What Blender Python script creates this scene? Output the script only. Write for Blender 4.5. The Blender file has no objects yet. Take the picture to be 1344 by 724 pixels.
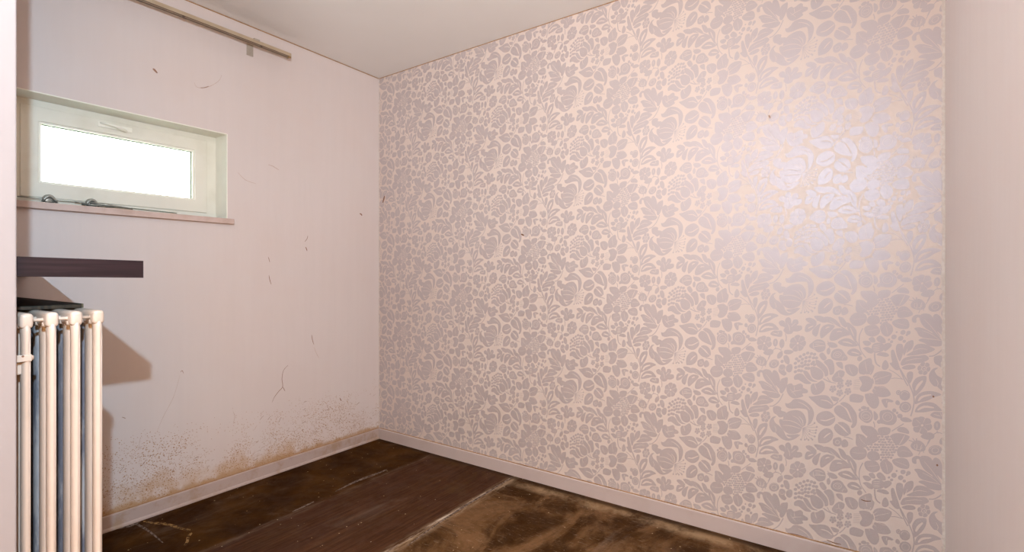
import bpy, bmesh, math, random
from mathutils import Vector, Matrix
C = bpy.context.scene
R = math.radians
random.seed(7)

# ------------------------------------------------------------------ camera
F = 657.0; CX = 672.0; HY = 359.5
CAM = Vector((2.743, -2.344, 1.1395))
YAW = math.atan2(0.568, 0.823)
cam = bpy.data.cameras.new('camera'); camo = bpy.data.objects.new('camera', cam)
C.collection.objects.link(camo); C.camera = camo
camo.location = CAM; camo.rotation_euler = (R(90), 0, YAW)
cam.sensor_fit = 'HORIZONTAL'; cam.sensor_width = 36.0; cam.lens = 36.0 * F / 1344.0
cam.shift_y = -(362.0 - HY) / 1344.0
cam.clip_start = 0.02
def ray(px, py):
    a = (px - CX) / F; b = (HY - py) / F
    c, s = math.cos(YAW), math.sin(YAW)
    return Vector((a * c - s, a * s + c, b))
def onX(px, py, X=0.0):
    d = ray(px, py); return CAM + d * ((X - CAM.x) / d.x)
def onY(px, py, Y=0.0):
    d = ray(px, py); return CAM + d * ((Y - CAM.y) / d.y)
def onZ(px, py, Z=0.0):
    d = ray(px, py); return CAM + d * ((Z - CAM.z) / d.z)

# ------------------------------------------------------------------ light
C.view_settings.view_transform = 'Standard'
C.view_settings.look = 'None'
C.view_settings.gamma = 1.0
C.view_settings.use_curve_mapping = False
C.view_settings.exposure = 0.0
w = bpy.data.worlds.new('daylight'); C.world = w; w.use_nodes = True
bg = w.node_tree.nodes['Background']
bg.inputs[0].default_value = (0.93, 1.0, 0.90, 1); bg.inputs[1].default_value = 13

def lamp(name, kind, loc, energy, col, size=None, size_y=None, rot=(0, 0, 0)):
    l = bpy.data.lights.new(name, kind); l.energy = energy; l.color = col
    if kind == 'AREA':
        l.shape = 'RECTANGLE'; l.size = size; l.size_y = size_y or size
    elif size: l.shadow_soft_size = size
    o = bpy.data.objects.new(name, l); C.collection.objects.link(o)
    o.location = loc; o.rotation_euler = rot
    return o
fl = lamp('flash_lamp', 'SPOT', (2.80, -2.41, 1.83), 185, (0.60, 0.83, 1.0), 0.016)
fl.data.spot_size = R(150); fl.data.spot_blend = 1.0
fl.rotation_euler = Vector((-2.45, 1.6, -1.15)).to_track_quat('-Z', 'Y').to_euler()
# warm room light: unseen fill panels added at the rear wall and hall opening
lamp('hall_fill', 'AREA', (3.98, -3.1, 1.2), 78, (1.0, 0.52, 0.17), 1.8, 2.0, (R(105), 0, R(90)))
lamp('rear_fill', 'AREA', (2.6, -4.42, 1.1), 26, (1.0, 0.78, 0.58), 2.2, 1.8, (R(112), 0, 0))
lamp('up_fill', 'AREA', (2.2, -3.5, 1.75), 112, (0.97, 0.95, 0.95), .5, .5, (R(168), 0, 0))  # unseen fill panel, added facing up to brighten the ceiling

# ------------------------------------------------------------------ helpers
def link(name, me, mats, parent=None):
    o = bpy.data.objects.new(name, me); C.collection.objects.link(o)
    for m in (mats if isinstance(mats, (list, tuple)) else [mats]): me.materials.append(m)
    if parent: o.parent = parent
    return o
def obj(name, bm, mats, parent=None, smooth=False, bevel=0.0, seg=2):
    me = bpy.data.meshes.new(name)
    if smooth:
        for f in bm.faces: f.smooth = True
    bm.to_mesh(me); bm.free()
    o = link(name, me, mats, parent)
    if bevel:
        b = o.modifiers.new('bevel', 'BEVEL'); b.width = bevel; b.segments = seg
        b.limit_method = 'ANGLE'; b.angle_limit = R(40)
    return o
def box(bm, lo, hi, mi=0):
    (x0, y0, z0), (x1, y1, z1) = lo, hi
    v = [bm.verts.new(p) for p in ((x0,y0,z0),(x1,y0,z0),(x1,y1,z0),(x0,y1,z0),(x0,y0,z1),(x1,y0,z1),(x1,y1,z1),(x0,y1,z1))]
    for q in ((0,3,2,1),(4,5,6,7),(0,1,5,4),(1,2,6,5),(2,3,7,6),(3,0,4,7)):
        f = bm.faces.new([v[i] for i in q]); f.material_index = mi
def tube(bm, pts, r, n=10, ry=None, caps=True, up=Vector((0, 0, 1)), mi=0):
    """sweep an ellipse (r sideways, ry along up) along pts; r may be a list"""
    pts = [Vector(p) for p in pts]; rings = []
    for i, p in enumerate(pts):
        d = (pts[min(i+1, len(pts)-1)] - pts[max(i-1, 0)]).normalized()
        u = up - d * up.dot(d)
        if u.length < 1e-4: u = Vector((1, 0, 0)) - d * d.x
        u.normalize(); s = d.cross(u)
        ra = r[i] if isinstance(r, (list, tuple)) else r
        rb = (ry[i] if isinstance(ry, (list, tuple)) else ry) if ry else ra
        rings.append([bm.verts.new(p + s * math.cos(t) * ra + u * math.sin(t) * rb) for t in [2*math.pi*k/n for k in range(n)]])
    for a, b in zip(rings, rings[1:]):
        for k in range(n):
            f = bm.faces.new((a[k], a[(k+1) % n], b[(k+1) % n], b[k])); f.smooth = True; f.material_index = mi
    if caps:
        for g in (rings[0][::-1], rings[-1]):
            f = bm.faces.new(g); f.material_index = mi
def extrude_profile(bm, prof, p0, axis, length, mi=0):
    """prof: list of offsets (Vector); swept along axis"""
    a = Vector(axis) * length
    A = [bm.verts.new(Vector(p0) + Vector(q)) for q in prof]
    B = [bm.verts.new(v.co + a) for v in A]
    n = len(A)
    for k in range(n):
        f = bm.faces.new((A[k], A[(k+1) % n], B[(k+1) % n], B[k])); f.material_index = mi
    bm.faces.new(A[::-1]); bm.faces.new(B)
    bmesh.ops.recalc_face_normals(bm, faces=bm.faces[:])
def empty(name, loc, label, cat, group=None):
    o = bpy.data.objects.new(name, None); C.collection.objects.link(o); o.location = loc
    o['label'] = label; o['category'] = cat
    if group: o['group'] = group
    return o
def reparent(root):
    bpy.context.view_layer.update()
    for ch in root.children_recursive:
        if ch.parent == root: ch.matrix_parent_inverse = Matrix.Translation(root.location).inverted()
def structure(o, label=None):
    o['kind'] = 'structure'
    if label: o['label'] = label
    return o

# ------------------------------------------------------------------ materials
class NT:
    def __init__(s, name):
        s.m = bpy.data.materials.new(name); s.m.use_nodes = True
        s.t = s.m.node_tree; s.b = s.t.nodes['Principled BSDF']
        s.co = s.n('ShaderNodeTexCoord').outputs['Object']
    def n(s, ty, **kw):
        x = s.t.nodes.new(ty)
        for k, v in kw.items(): setattr(x, k, v)
        return x
    def l(s, a, b): s.t.links.new(a, b)
    def put(s, sock, v):
        if hasattr(v, 'is_linked') or isinstance(v, bpy.types.NodeSocket): s.l(v, sock)
        else: sock.default_value = v
    def map(s, scale=(1, 1, 1), loc=(0, 0, 0), rot=(0, 0, 0), src=None):
        x = s.n('ShaderNodeMapping'); s.l(src or s.co, x.inputs[0])
        x.inputs['Scale'].default_value = scale; x.inputs['Location'].default_value = loc; x.inputs['Rotation'].default_value = rot
        return x.outputs[0]
    def noise(s, vec, scale, detail=4, rough=.55, dist=0, out='Fac'):
        x = s.n('ShaderNodeTexNoise'); s.l(vec, x.inputs['Vector'])
        x.inputs['Scale'].default_value = scale; x.inputs['Detail'].default_value = detail
        x.inputs['Roughness'].default_value = rough; x.inputs['Distortion'].default_value = dist
        return x.outputs[out]
    def vor(s, vec, scale, out='Distance', feature='F1'):
        x = s.n('ShaderNodeTexVoronoi', feature=feature); s.l(vec, x.inputs['Vector']); x.inputs['Scale'].default_value = scale
        return x.outputs[out]
    def math(s, op, a, b=0.0, c=None, clamp=False):
        x = s.n('ShaderNodeMath', operation=op, use_clamp=clamp); s.put(x.inputs[0], a); s.put(x.inputs[1], b)
        if c is not None: s.put(x.inputs[2], c)
        return x.outputs[0]
    def ramp(s, v, a, b, lo=0.0, hi=1.0):
        x = s.n('ShaderNodeMapRange', interpolation_type='SMOOTHSTEP'); s.put(x.inputs[0], v)
        x.inputs[1].default_value = a; x.inputs[2].default_value = b; x.inputs[3].default_value = lo; x.inputs[4].default_value = hi
        return x.outputs[0]
    def mix(s, f, a, b):
        x = s.n('ShaderNodeMix', data_type='RGBA'); s.put(x.inputs[0], f)
        for i, v in ((6, a), (7, b)):
            if isinstance(v, tuple): v = v + (1,) if len(v) == 3 else v
            s.put(x.inputs[i], v)
        return x.outputs[2]
    def xyz(s, src=None):
        x = s.n('ShaderNodeSeparateXYZ'); s.l(src or s.co, x.inputs[0]); return x.outputs
    def bump(s, h, strength=.2, dist=.01):
        x = s.n('ShaderNodeBump'); x.inputs['Strength'].default_value = strength; x.inputs['Distance'].default_value = dist
        s.l(h, x.inputs['Height']); s.l(x.outputs[0], s.b.inputs['Normal'])
    def set(s, col=None, rough=.5, metal=0, spec=None):
        if col is not None:
            if isinstance(col, tuple) and len(col) == 3: col = col + (1,)
            s.put(s.b.inputs['Base Color'], col)
        s.put(s.b.inputs['Roughness'], rough); s.b.inputs['Metallic'].default_value = metal
        if spec is not None: s.b.inputs['Specular IOR Level'].default_value = spec
        return s.m

WALLC = (0.68, 0.615, 0.605)
def wall_material(name, base, stains=False, rough=.55):
    k = NT(name)
    streak = k.noise(k.map((1, 1, .06)), 26, 3, .6)
    blot = k.noise(k.co, 1.6, 4, .6)
    c = k.mix(k.ramp(streak, .3, .75, 0, .2), base, tuple(v * .90 for v in base))
    c = k.mix(k.ramp(blot, .35, .75, 0, .4), c, (base[0] * .97, base[1] * .90, base[2] * .86))
    if stains:
        z = k.xyz()[2]; y = k.xyz()[1]
        n1 = k.noise(k.co, 5, 5, .65); n2 = k.noise(k.co, 14, 4, .6); n3 = k.noise(k.co, 2.2, 3, .5)
        # damp stain hugging the skirting
        top = k.math('SUBTRACT', k.math('MULTIPLY_ADD', n1, .34, -.035), k.ramp(y, -1.0, -.35, 0, .075))
        band = k.ramp(k.math('SUBTRACT', top, z), -.06, .05)
        band2 = k.math('MULTIPLY', band, k.ramp(n2, .30, .52))
        c = k.mix(k.math('MULTIPLY', band2, .62), c, (0.50, 0.31, 0.16))
        low = k.math('MULTIPLY', k.ramp(k.math('SUBTRACT', k.math('MULTIPLY_ADD', n2, .05, .065), z), -.012, .012), .7)
        c = k.mix(low, c, (0.42, 0.25, 0.12))
        # mould specks
        for sc, thr, lim, amp, col in ((95, .20, .36, .95, (.36, .18, .06)), (62, .12, .40, .7, (.30, .15, .06)), (190, .26, .34, 1.0, (.38, .19, .07))):
            v = k.n('ShaderNodeTexVoronoi'); k.l(k.map((1, 1, 1), (sc * .01, 0, 0)), v.inputs['Vector']); v.inputs['Scale'].default_value = sc
            rnd = k.xyz(v.outputs['Color'])[0]
            hm = k.math('MULTIPLY', k.ramp(k.math('SUBTRACT', k.math('MULTIPLY_ADD', n3, .30, lim - .17), z), -.10, .22), k.ramp(n1, .38, .66))
            on = k.math('LESS_THAN', rnd, k.math('MULTIPLY', hm, amp))
            dot = k.math('MULTIPLY', on, k.ramp(v.outputs['Distance'], thr, thr + .14, 1, 0))
            c = k.mix(k.math('MULTIPLY', dot, .75), c, col)
    k.bump(k.noise(k.map((1, 1, .25)), 60, 3), .08, .004)
    return k.set(c, rough, 0, .35)
M = {}
M['wall_left'] = wall_material('painted_wall_left', WALLC, True)
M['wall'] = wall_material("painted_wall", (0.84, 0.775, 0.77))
M["pier"] = wall_material("pier_flash_toned", (0.345, 0.31, 0.315))  # same wall paint, base colour darkened to offset the close flash
M['hall'] = wall_material('hall_paint', (0.30, 0.20, 0.12))
k = NT('ceiling_paint'); M['ceiling'] = k.set(k.mix(k.ramp(k.noise(k.co, 1.2, 3), .3, .7), (.88, .87, .86), (.85, .84, .83)), .7, 0, .3)

k = NT('wallpaper_ground')
wv = k.noise(k.map((1, 1, 1)), 500, 2, .6)
c = k.mix(k.ramp(wv, .3, .7, 0, .5), (.68, .575, .525), (.635, .53, .48))
c = k.mix(k.ramp(k.noise(k.co, 1.3, 3), .35, .7, 0, .3), c, (.61, .50, .44))
M['ground'] = k.set(c, .46, 0, .35)
k = NT('wallpaper_ink')
wv = k.noise(k.map((1, 1, 1)), 420, 2, .6)
c = k.mix(k.ramp(wv, .3, .7, 0, .6), (.49, .415, .40), (.535, .455, .44))
k.b.inputs['Specular Tint'].default_value = (.62, .74, 1.0, 1)
M['ink'] = k.set(c, .44, .12, 1.0)

k = NT('skirting_paint')
n = k.noise(k.co, 9, 5, .65)
z = k.xyz()[2]
c = k.mix(k.math('MULTIPLY', k.ramp(n, .46, .70), .65), (.47, .375, .35), (.36, .23, .13))
M['skirt'] = k.set(c, .5, 0, .4)
k = NT('skirting_paint_clean')
c = k.mix(k.ramp(k.noise(k.map((1, 1, 1)), 7, 4), .4, .75, 0, .5), (.50, .41, .385), (.43, .34, .31))
M['skirt_clean'] = k.set(c, .5, 0, .4)
k = NT('gap_dirt'); M['gap'] = k.set(k.mix(k.ramp(k.noise(k.co, 30), .3, .7), (.30, .16, .07), (.42, .25, .13)), .9)
k = NT('dark_mark'); M['mark'] = k.set(k.mix(k.ramp(k.noise(k.co, 90), .3, .7), (.22, .11, .07), (.34, .20, .14)), .9)
k = NT('faint_mark'); M['faint'] = k.set(k.mix(k.ramp(k.noise(k.co, 60), .3, .7), (.48, .36, .31), (.56, .44, .39)), .9)
k = NT('white_plastic'); M['upvc'] = k.set(k.mix(k.ramp(k.noise(k.co, 8, 5), .45, .75, 0, .6), (.80, .80, .72), (.70, .69, .60)), .35, 0, .4)
k = NT('reveal_paint'); M['reveal'] = k.set(k.mix(k.ramp(k.noise(k.co, 12), .4, .7), (.90, .90, .82), (.87, .87, .79)), .5)
k = NT('sill_paint'); M['sill'] = k.set(k.mix(k.ramp(k.noise(k.co, 14, 4), .4, .7), (.60, .47, .43), (.50, .37, .32)), .5)
k = NT('radiator_paint'); M['rad'] = k.set(k.mix(k.ramp(k.noise(k.map((1, 1, .3)), 12, 4), .4, .75), (.62, .52, .455), (.54, .44, .37)), .35, 0, .5)
k = NT('radiator_grey'); M['rad_grey'] = k.set(k.mix(k.ramp(k.noise(k.map((1, 1, .2)), 16, 5, .7), .42, .6), (.13, .14, .18), (.40, .40, .42)), .4, 0, .5)
k = NT('radiator_dark'); M['rad_dark'] = k.set(k.mix(k.ramp(k.noise(k.map((1, 1, .2)), 14, 5, .7), .4, .7), (.02, .02, .028), (.09, .095, .13)), .45, 0, .5)
k = NT('dark_wood')
g = k.noise(k.map((.5, .5, 14)), 9, 5, .6, .4)
M['wood'] = k.set(k.mix(k.ramp(g, .3, .7), (.014, .006, .008), (.028, .013, .016)), .55, 0, .22)
k = NT('black_board'); M['board'] = k.set(k.mix(k.ramp(k.noise(k.map((.6, 14, 1)), 9, 4), .35, .65), (.012, .010, .007), (.05, .035, .02)), .5, 0, .4)
k = NT('rail_metal'); M['rail'] = k.set(k.mix(k.ramp(k.noise(k.co, 15), .3, .7), (.52, .42, .30), (.46, .36, .25)), .4, .2)
k = NT('rail_groove'); M['groove'] = k.set(k.mix(k.ramp(k.noise(k.co, 40), .3, .7), (.15, .10, .075), (.20, .145, .11)), .6)
k = NT('brushed_metal'); M['metal'] = k.set(k.mix(k.ramp(k.noise(k.co, 60), .3, .7), (.42, .42, .38), (.26, .26, .23)), .35, .5)
k = NT('brass_clip'); M['brass'] = k.set(k.mix(k.ramp(k.noise(k.co, 60), .3, .7), (.50, .32, .14), (.42, .26, .1)), .5, .3)
k = NT('seal_rubber'); M['seal'] = k.set(k.mix(k.ramp(k.noise(k.co, 40), .3, .7), (.12, .16, .11), (.16, .20, .15)), .6)
# glass: clear, slightly reflecting
m = bpy.data.materials.new('window_glass'); m.use_nodes = True; t = m.node_tree; t.nodes.clear()
o_ = t.nodes.new('ShaderNodeOutputMaterial'); mx = t.nodes.new('ShaderNodeMixShader'); tr = t.nodes.new('ShaderNodeBsdfTransparent'); gl = t.nodes.new('ShaderNodeBsdfGlossy')
gl.inputs['Roughness'].default_value = .03; fr = t.nodes.new('ShaderNodeFresnel'); fr.inputs[0].default_value = 1.45
tr.inputs[0].default_value = (.96, 1, .97, 1)
t.links.new(fr.outputs[0], mx.inputs[0]); t.links.new(tr.outputs[0], mx.inputs[1]); t.links.new(gl.outputs[0], mx.inputs[2]); t.links.new(mx.outputs[0], o_.inputs[0])
M['glass'] = m

# floor: three board strips running along Y (seams at X=0.53 and X=1.15)
k = NT('floor_boards')
x, y, zz = k.xyz()
wob = k.math('MULTIPLY', k.math('SUBTRACT', k.noise(k.map((1, 1, 1)), 6, 4), .5), .03)
xw = k.math('ADD', x, wob)
plank = k.n('ShaderNodeTexBrick'); plank.offset = .37; plank.squash = 1
k.l(k.map((1, 1, 1), (0, 0, 0), (0, 0, R(90))), plank.inputs['Vector'])
plank.inputs['Scale'].default_value = 1.0; plank.inputs['Brick Width'].default_value = .95; plank.inputs['Row Height'].default_value = .10333
plank.inputs['Mortar Size'].default_value = .0012; plank.inputs['Color1'].default_value = (0, 0, 0, 1); plank.inputs['Color2'].default_value = (1, 1, 1, 1); plank.inputs['Mortar'].default_value = (.5, .5, .5, 1)
pl = k.xyz(plank.outputs['Color'])[0]
grain = k.noise(k.map((26, 1.4, 1)), 3.0, 6, .62, .6)
# left strip olive-brown, middle reddish-brown, right worn golden-brown
cA = k.mix(k.ramp(k.noise(k.co, 4, 6, .65), .35, .7), (.030, .0095, .0015), (.072, .028, .004))
cB = k.mix(k.ramp(grain, .3, .72), (.040, .0145, .0058), (.090, .037, .016))
cB = k.mix(k.math('MULTIPLY', pl, .35), cB, (.050, .020, .013))
swirl = k.noise(k.map((1, .6, 1), (3, 1, 0), (0, 0, R(25))), 2.6, 8, .68, 1.7)
sw2 = k.noise(k.map((1, 1, 1), (9, 4, 0)), 9, 8, .7, 1.2)
cC = k.mix(k.ramp(swirl, .42, .64), (.036, .013, .002), (.165, .082, .034))
cC = k.mix(k.ramp(sw2, .42, .68, 0, .6), cC, (.07, .030, .008))
cC = k.mix(k.ramp(k.noise(k.map((1, 5, 1), (0, 0, 0), (0, 0, R(-30))), 20, 8, .8, .6), .54, .72, 0, .6), cC, (.36, .25, .17))
cB = k.mix(k.math('MULTIPLY', k.ramp(k.noise(k.map((1, .7, 1), (4, 4, 0)), 3.2, 7, .7, 1), .48, .66), k.ramp(y, -.9, -.2, .15, .7)), cB, (.085, .042, .013))
c = k.mix(k.ramp(xw, .50, .56), cA, cB)
c = k.mix(k.ramp(xw, 1.13, 1.17), c, cC)
c = k.mix(k.math('MULTIPLY', k.ramp(k.noise(k.map((5, 1, 1), (1, 7, 0), (0, 0, R(12))), 16, 8, .8, .5), .56, .74), .25), c, (.22, .13, .08))
# dusty, scratched seams
def seam(c, x0, wd, amt, col=(.40, .31, .25)):
    d = k.math('ABSOLUTE', k.math('SUBTRACT', xw, x0))
    brk = k.ramp(k.noise(k.map((8, 1.2, 1), (x0, 0, 0)), 5, 6, .7), .40, .62)
    return k.mix(k.math('MULTIPLY', k.math('MULTIPLY', k.ramp(d, 0, wd, 1, 0), brk), amt), c, col)
c = seam(c, .535, .035, .22, (.30, .22, .16)); c = seam(c, 1.16, .045, .75, (.42, .29, .18)); c = seam(c, 1.15, .010, 1.0, (.55, .45, .36))
# pale dust smears
sm = k.math('MULTIPLY', k.ramp(k.noise(k.map((1, .5, 1), (5, 2, 0)), 3.0, 7, .7, .8), .56, .72), .22)
c = k.mix(sm, c, (.26, .19, .145))
# worn ochre line along the back skirting
dy = k.math('ABSOLUTE', k.math('ADD', y, .085))
bk = k.math('MULTIPLY', k.ramp(dy, .0, .06, 1, 0), k.math('MULTIPLY', k.ramp(x, 1.1, 1.35), k.ramp(k.noise(k.co, 5, 6, .7), .38, .6)))
c = k.mix(k.math('MULTIPLY', bk, .75), c, (.38, .25, .14))
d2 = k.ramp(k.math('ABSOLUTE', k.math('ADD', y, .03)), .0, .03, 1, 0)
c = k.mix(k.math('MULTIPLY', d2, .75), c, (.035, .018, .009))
# crumbs
v = k.n('ShaderNodeTexVoronoi'); k.l(k.co, v.inputs['Vector']); v.inputs['Scale'].default_value = 38
on = k.math('MULTIPLY', k.math('LESS_THAN', k.xyz(v.outputs['Color'])[0], .09), k.ramp(v.outputs['Distance'], .08, .16, 1, 0))
c = k.mix(k.math('MULTIPLY', on, .8), c, (.45, .32, .18))
rg = k.ramp(k.noise(k.map((1, 1, 1), (2, 2, 0)), 7, 6, .7, .5), .3, .7, .5, .85)
k.bump(k.noise(k.co, 30, 6, .7), .12, .004)
M['floor'] = k.set(c, rg, 0, .05)

# ------------------------------------------------------------------ room shell
W, H = 3.0, 2.5010
NLY, NLX = -2.05, 1.187          # near-left wall: its face (towards the back wall) and its free corner
REAR = -4.5
def room_box(name, lo, hi, mat, **kw):
    bm = bmesh.new(); box(bm, lo, hi); return structure(obj(name, bm, mat, **kw))
bmf = bmesh.new(); box(bmf, (-.2, REAR - .2, -.12), (4.3, .2, 0))   # finished below, with its stains
room_box('ceiling', (-.2, REAR - .2, H), (4.3, .2, H + .12), M['ceiling'])
# right wall (ends in the opening the photographer stands in) and the recess behind
room_box('wall_right', (W, -1.20, 0), (W + .14, .2, H), M['wall'])
room_box('wall_right_rear', (4.1, REAR, 0), (4.24, -1.20, H), M['hall'])
room_box('wall_right_return', (W + .14, -1.20, 0), (4.24, -1.06, H), M['hall'])
room_box('wall_rear', (NLX, REAR - .14, 0), (4.24, REAR, H), M['hall'])
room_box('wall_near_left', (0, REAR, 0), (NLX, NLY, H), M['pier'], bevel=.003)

# left wall with the window opening
RX = -.12
wr = onX(298.5, 176).y; wt = onX(298.5, 175.9).z; wb = 1.432
wl_old = onX(22.6, 200, RX).y; wl = -1.848
bm = bmesh.new()
T = -.30
box(bm, (T, wr, 0), (0, 0.0, H)); box(bm, (T, NLY, 0), (0, wl, H))
box(bm, (T, wl, wt), (0, wr, H)); box(bm, (T, wl, 0), (0, wr, wb))
# marks on the paint, same mesh
def stroke_poly(pts, wd, taper=True):
    n = len(pts); L, Rr = [], []
    for i, p in enumerate(pts):
        a = pts[max(i-1, 0)]; b = pts[min(i+1, n-1)]
        dx, dy = b[0]-a[0], b[1]-a[1]; q = math.hypot(dx, dy) or 1
        h = wd * .5 * (1 if not taper else (.35 + .65 * math.sin(math.pi * (i + .4) / (n - .2))))
        L.append((p[0] - dy/q*h, p[1] + dx/q*h)); Rr.append((p[0] + dy/q*h, p[1] - dx/q*h))
    return L + Rr[::-1]
def smooth_open(pts, s=3):
    out = []
    n = len(pts)
    for i in range(n-1):
        p0, p1, p2, p3 = pts[max(i-1, 0)], pts[i], pts[i+1], pts[min(i+2, n-1)]
        for k_ in range(s):
            t_ = k_/s
            out.append(tuple(.5*((2*b)+(c_-a)*t_+(2*a-5*b+4*c_-d)*t_**2+(-a+3*b-3*c_+d)*t_**3) for a, b, c_, d in zip(p0, p1, p2, p3)))
    out.append(tuple(pts[-1])); return out
def smooth_closed(pts, s=3):
    out = []; n = len(pts)
    for i in range(n):
        p0, p1, p2, p3 = pts[i-1], pts[i], pts[(i+1) % n], pts[(i+2) % n]
        for k_ in range(s):
            t_ = k_/s
            out.append(tuple(.5*((2*b)+(c_-a)*t_+(2*a-5*b+4*c_-d)*t_**2+(-a+3*b-3*c_+d)*t_**3) for a, b, c_, d in zip(p0, p1, p2, p3)))
    return out
def left_mark(pts, wpx, mi):
    poly = stroke_poly(smooth_open(pts), wpx * .55)
    vs = [bm.verts.new(Vector((.0004, q.y, q.z))) for q in (onX(*p) for p in poly)]
    try:
        f = bm.faces.new(vs); f.material_index = mi
    except ValueError: pass
left_mark([(200.5, 90), (203, 92), (206.5, 96)], 4.5, 1)
left_mark([(255, 108), (258, 114), (268, 115.5), (280, 111), (288, 105), (291, 98)], 1.1, 2)
left_mark([(263, 115), (268, 115), (274, 113)], 1.6, 1)
left_mark([(352, 216), (358, 218), (366, 223)], 1.6, 2)
left_mark([(312, 226), (322, 236), (336, 241)], 1.0, 2)
left_mark([(353, 361), (354, 367), (356, 373)], 1.6, 1)
left_mark([(404, 309), (403, 313), (400, 317)], 1.2, 1)
left_mark([(401, 324), (402, 326), (403, 329)], 2.2, 1)
left_mark([(352, 337), (353, 340), (354, 344)], 1.4, 1)
left_mark([(472, 280), (474, 281), (475, 283)], 3.0, 1)
left_mark([(378, 479), (372, 486), (370, 497), (371, 507), (366, 513), (360, 521), (357, 528)], 1.3, 1)
left_mark([(371, 507), (373, 511), (374, 513)], 1.4, 1)
left_mark([(409, 439), (410, 446), (412, 452)], 1.5, 1)
left_mark([(412, 455), (415, 463), (419, 470)], .8, 2)
left_mark([(237, 488), (239, 486), (241, 490)], 1.3, 1)
left_mark([(236, 492), (228, 520), (215, 545), (206, 566)], .8, 2)
left_mark([(160, 547), (163, 548), (165, 549)], 1.6, 1)
left_mark([(306, 540), (308, 546), (306, 556)], 1.0, 2)
left_mark([(184, 575), (183, 580), (182, 590)], 1.0, 2)
left_mark([(446, 522), (447, 524), (448, 526)], 2.2, 1)
for i in range(150):     # hair-like scratches low on the wall
    Y = random.uniform(-1.65, -.03) if i % 2 else random.uniform(-.9, -.03); z0 = .09 + abs(random.gauss(0, .12))
    if z0 > .45: continue
    L_ = random.uniform(.008, .035); an = random.uniform(-.4, 1.1)
    p = [(Y + L_*t_*math.cos(an) + random.uniform(-.003, .003), z0 + L_*t_*math.sin(an) + random.uniform(-.004, .004)) for t_ in (0, .33, .66, 1)]
    vs = [bm.verts.new((.0004, q[0], q[1])) for q in stroke_poly(smooth_open(p), random.uniform(.0012, .0028))]
    f = bm.faces.new(vs); f.material_index = random.choice((1, 2, 2))
structure(obj('wall_left', bm, [M['wall_left'], M['mark'], M['faint']]))
# dried spill, dust scratches and crumbs on the floor, same mesh as the floor
k = NT('ochre_spill'); M['ochre'] = k.set(k.mix(k.ramp(k.noise(k.co, 55, 5, .7), .42, .6), (.045, .018, .005), (.34, .19, .07)), .8, 0, .1)
k = NT('dust_streak'); M['dust'] = k.set(k.mix(k.ramp(k.noise(k.co, 70, 6, .75), .40, .62), (.045, .022, .014), (.26, .19, .15)), .8, 0, .1)
def floor_mark(pts, wpx, mi, z=.0003):
    poly = stroke_poly(smooth_open(pts), wpx)
    vs = [bmf.verts.new((q.x, q.y, z)) for q in (onZ(*p) for p in poly)]
    f = bmf.faces.new(vs); f.material_index = mi
    f.normal_update()
    if f.normal.z < 0: f.normal_flip()
floor_mark([(188, 684), (202, 686), (216, 687), (228, 690), (241, 694), (250, 695)], 3.5, 1)
floor_mark([(252, 699), (247, 704), (246, 710), (242, 716)], 4.0, 1, .0005)
floor_mark([(162, 682), (178, 687), (196, 697), (214, 712)], 3.0, 2)
floor_mark([(150, 694), (170, 690), (184, 684)], 2.5, 2, .0004)
floor_mark([(508, 616), (490, 623), (466, 632), (440, 645)], 2.4, 2, .0006)
floor_mark([(412, 658), (400, 664), (384, 671)], 1.8, 2, .0006)
floor_mark([(667, 629), (640, 646), (610, 664), (570, 690), (535, 716)], 2.2, 2, .0007)
rnd = random.Random(3)
for i in range(70):
    p = Vector((rnd.uniform(.05, 2.0), rnd.uniform(-1.6, -.05), 0)); r_ = rnd.uniform(.0012, .0032)
    vs = [bmf.verts.new((p.x + r_*rnd.uniform(.6, 1.2)*math.cos(a_), p.y + r_*rnd.uniform(.6, 1.2)*math.sin(a_), .0012)) for a_ in [2*math.pi*q_/6 for q_ in range(6)]]
    f = bmf.faces.new(vs); f.material_index = 3
k = NT('crumb'); M['crumb'] = k.set(k.mix(k.ramp(k.noise(k.co, 20), .4, .6), (.50, .38, .26), (.40, .22, .09)), .9, 0, .1)
structure(obj('floor', bmf, [M['floor'], M['ochre'], M['dust'], M['crumb']]))
# reveal lining (white paint), a trim of its own
bm = bmesh.new(); q = .004
box(bm, (T, wr - q, wb), (.001, wr + .001, wt)); box(bm, (T, wl, wt - q), (.001, wr - q, wt + .001))
structure(obj('trim_1', bm, M['reveal'], bevel=.0015))

# ------------------------------------------------------------------ wallpaper pattern
SC5, SC7 = 5.569, 7.24
ORG = {'A1': (1000, 440, SC5), 'A2': (1110, 440, SC5), 'A3': (1000, 560, SC5), 'A4': (1110, 560, SC5),
       'a': (1000, 510, SC7), 'b': (1080, 510, SC7), 'c': (1144, 500, SC7), 'd': (1000, 590, SC7),
       'e': (1080, 600, SC7), 'g': (1144, 590, SC7), 'h': (950, 560, SC7)}
def pt(o, u, v):
    x0, y0, s = ORG[o]; p = onY(x0 + u / s, y0 + v / s); return (p.x, p.z)
INK, PALE = [], []
def P(o, *uv, pale=False):
    pts = [pt(o, uv[i], uv[i+1]) for i in range(0, len(uv), 2)]
    (PALE if pale else INK).append(smooth_closed(pts, 3))
def S(o, wd, *uv, pale=False, taper=False):
    pts = smooth_open([pt(o, uv[i], uv[i+1]) for i in range(0, len(uv), 2)], 3)
    (PALE if pale else INK).append(stroke_poly(pts, wd * (.00036 if not pale else .00034), taper))
def O(o, u, v, r, ry=None, pale=False, n=12):
    ry = ry or r
    (PALE if pale else INK).append([pt(o, u + r*math.cos(2*math.pi*i/n), v + ry*math.sin(2*math.pi*i/n)) for i in range(n)])
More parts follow.
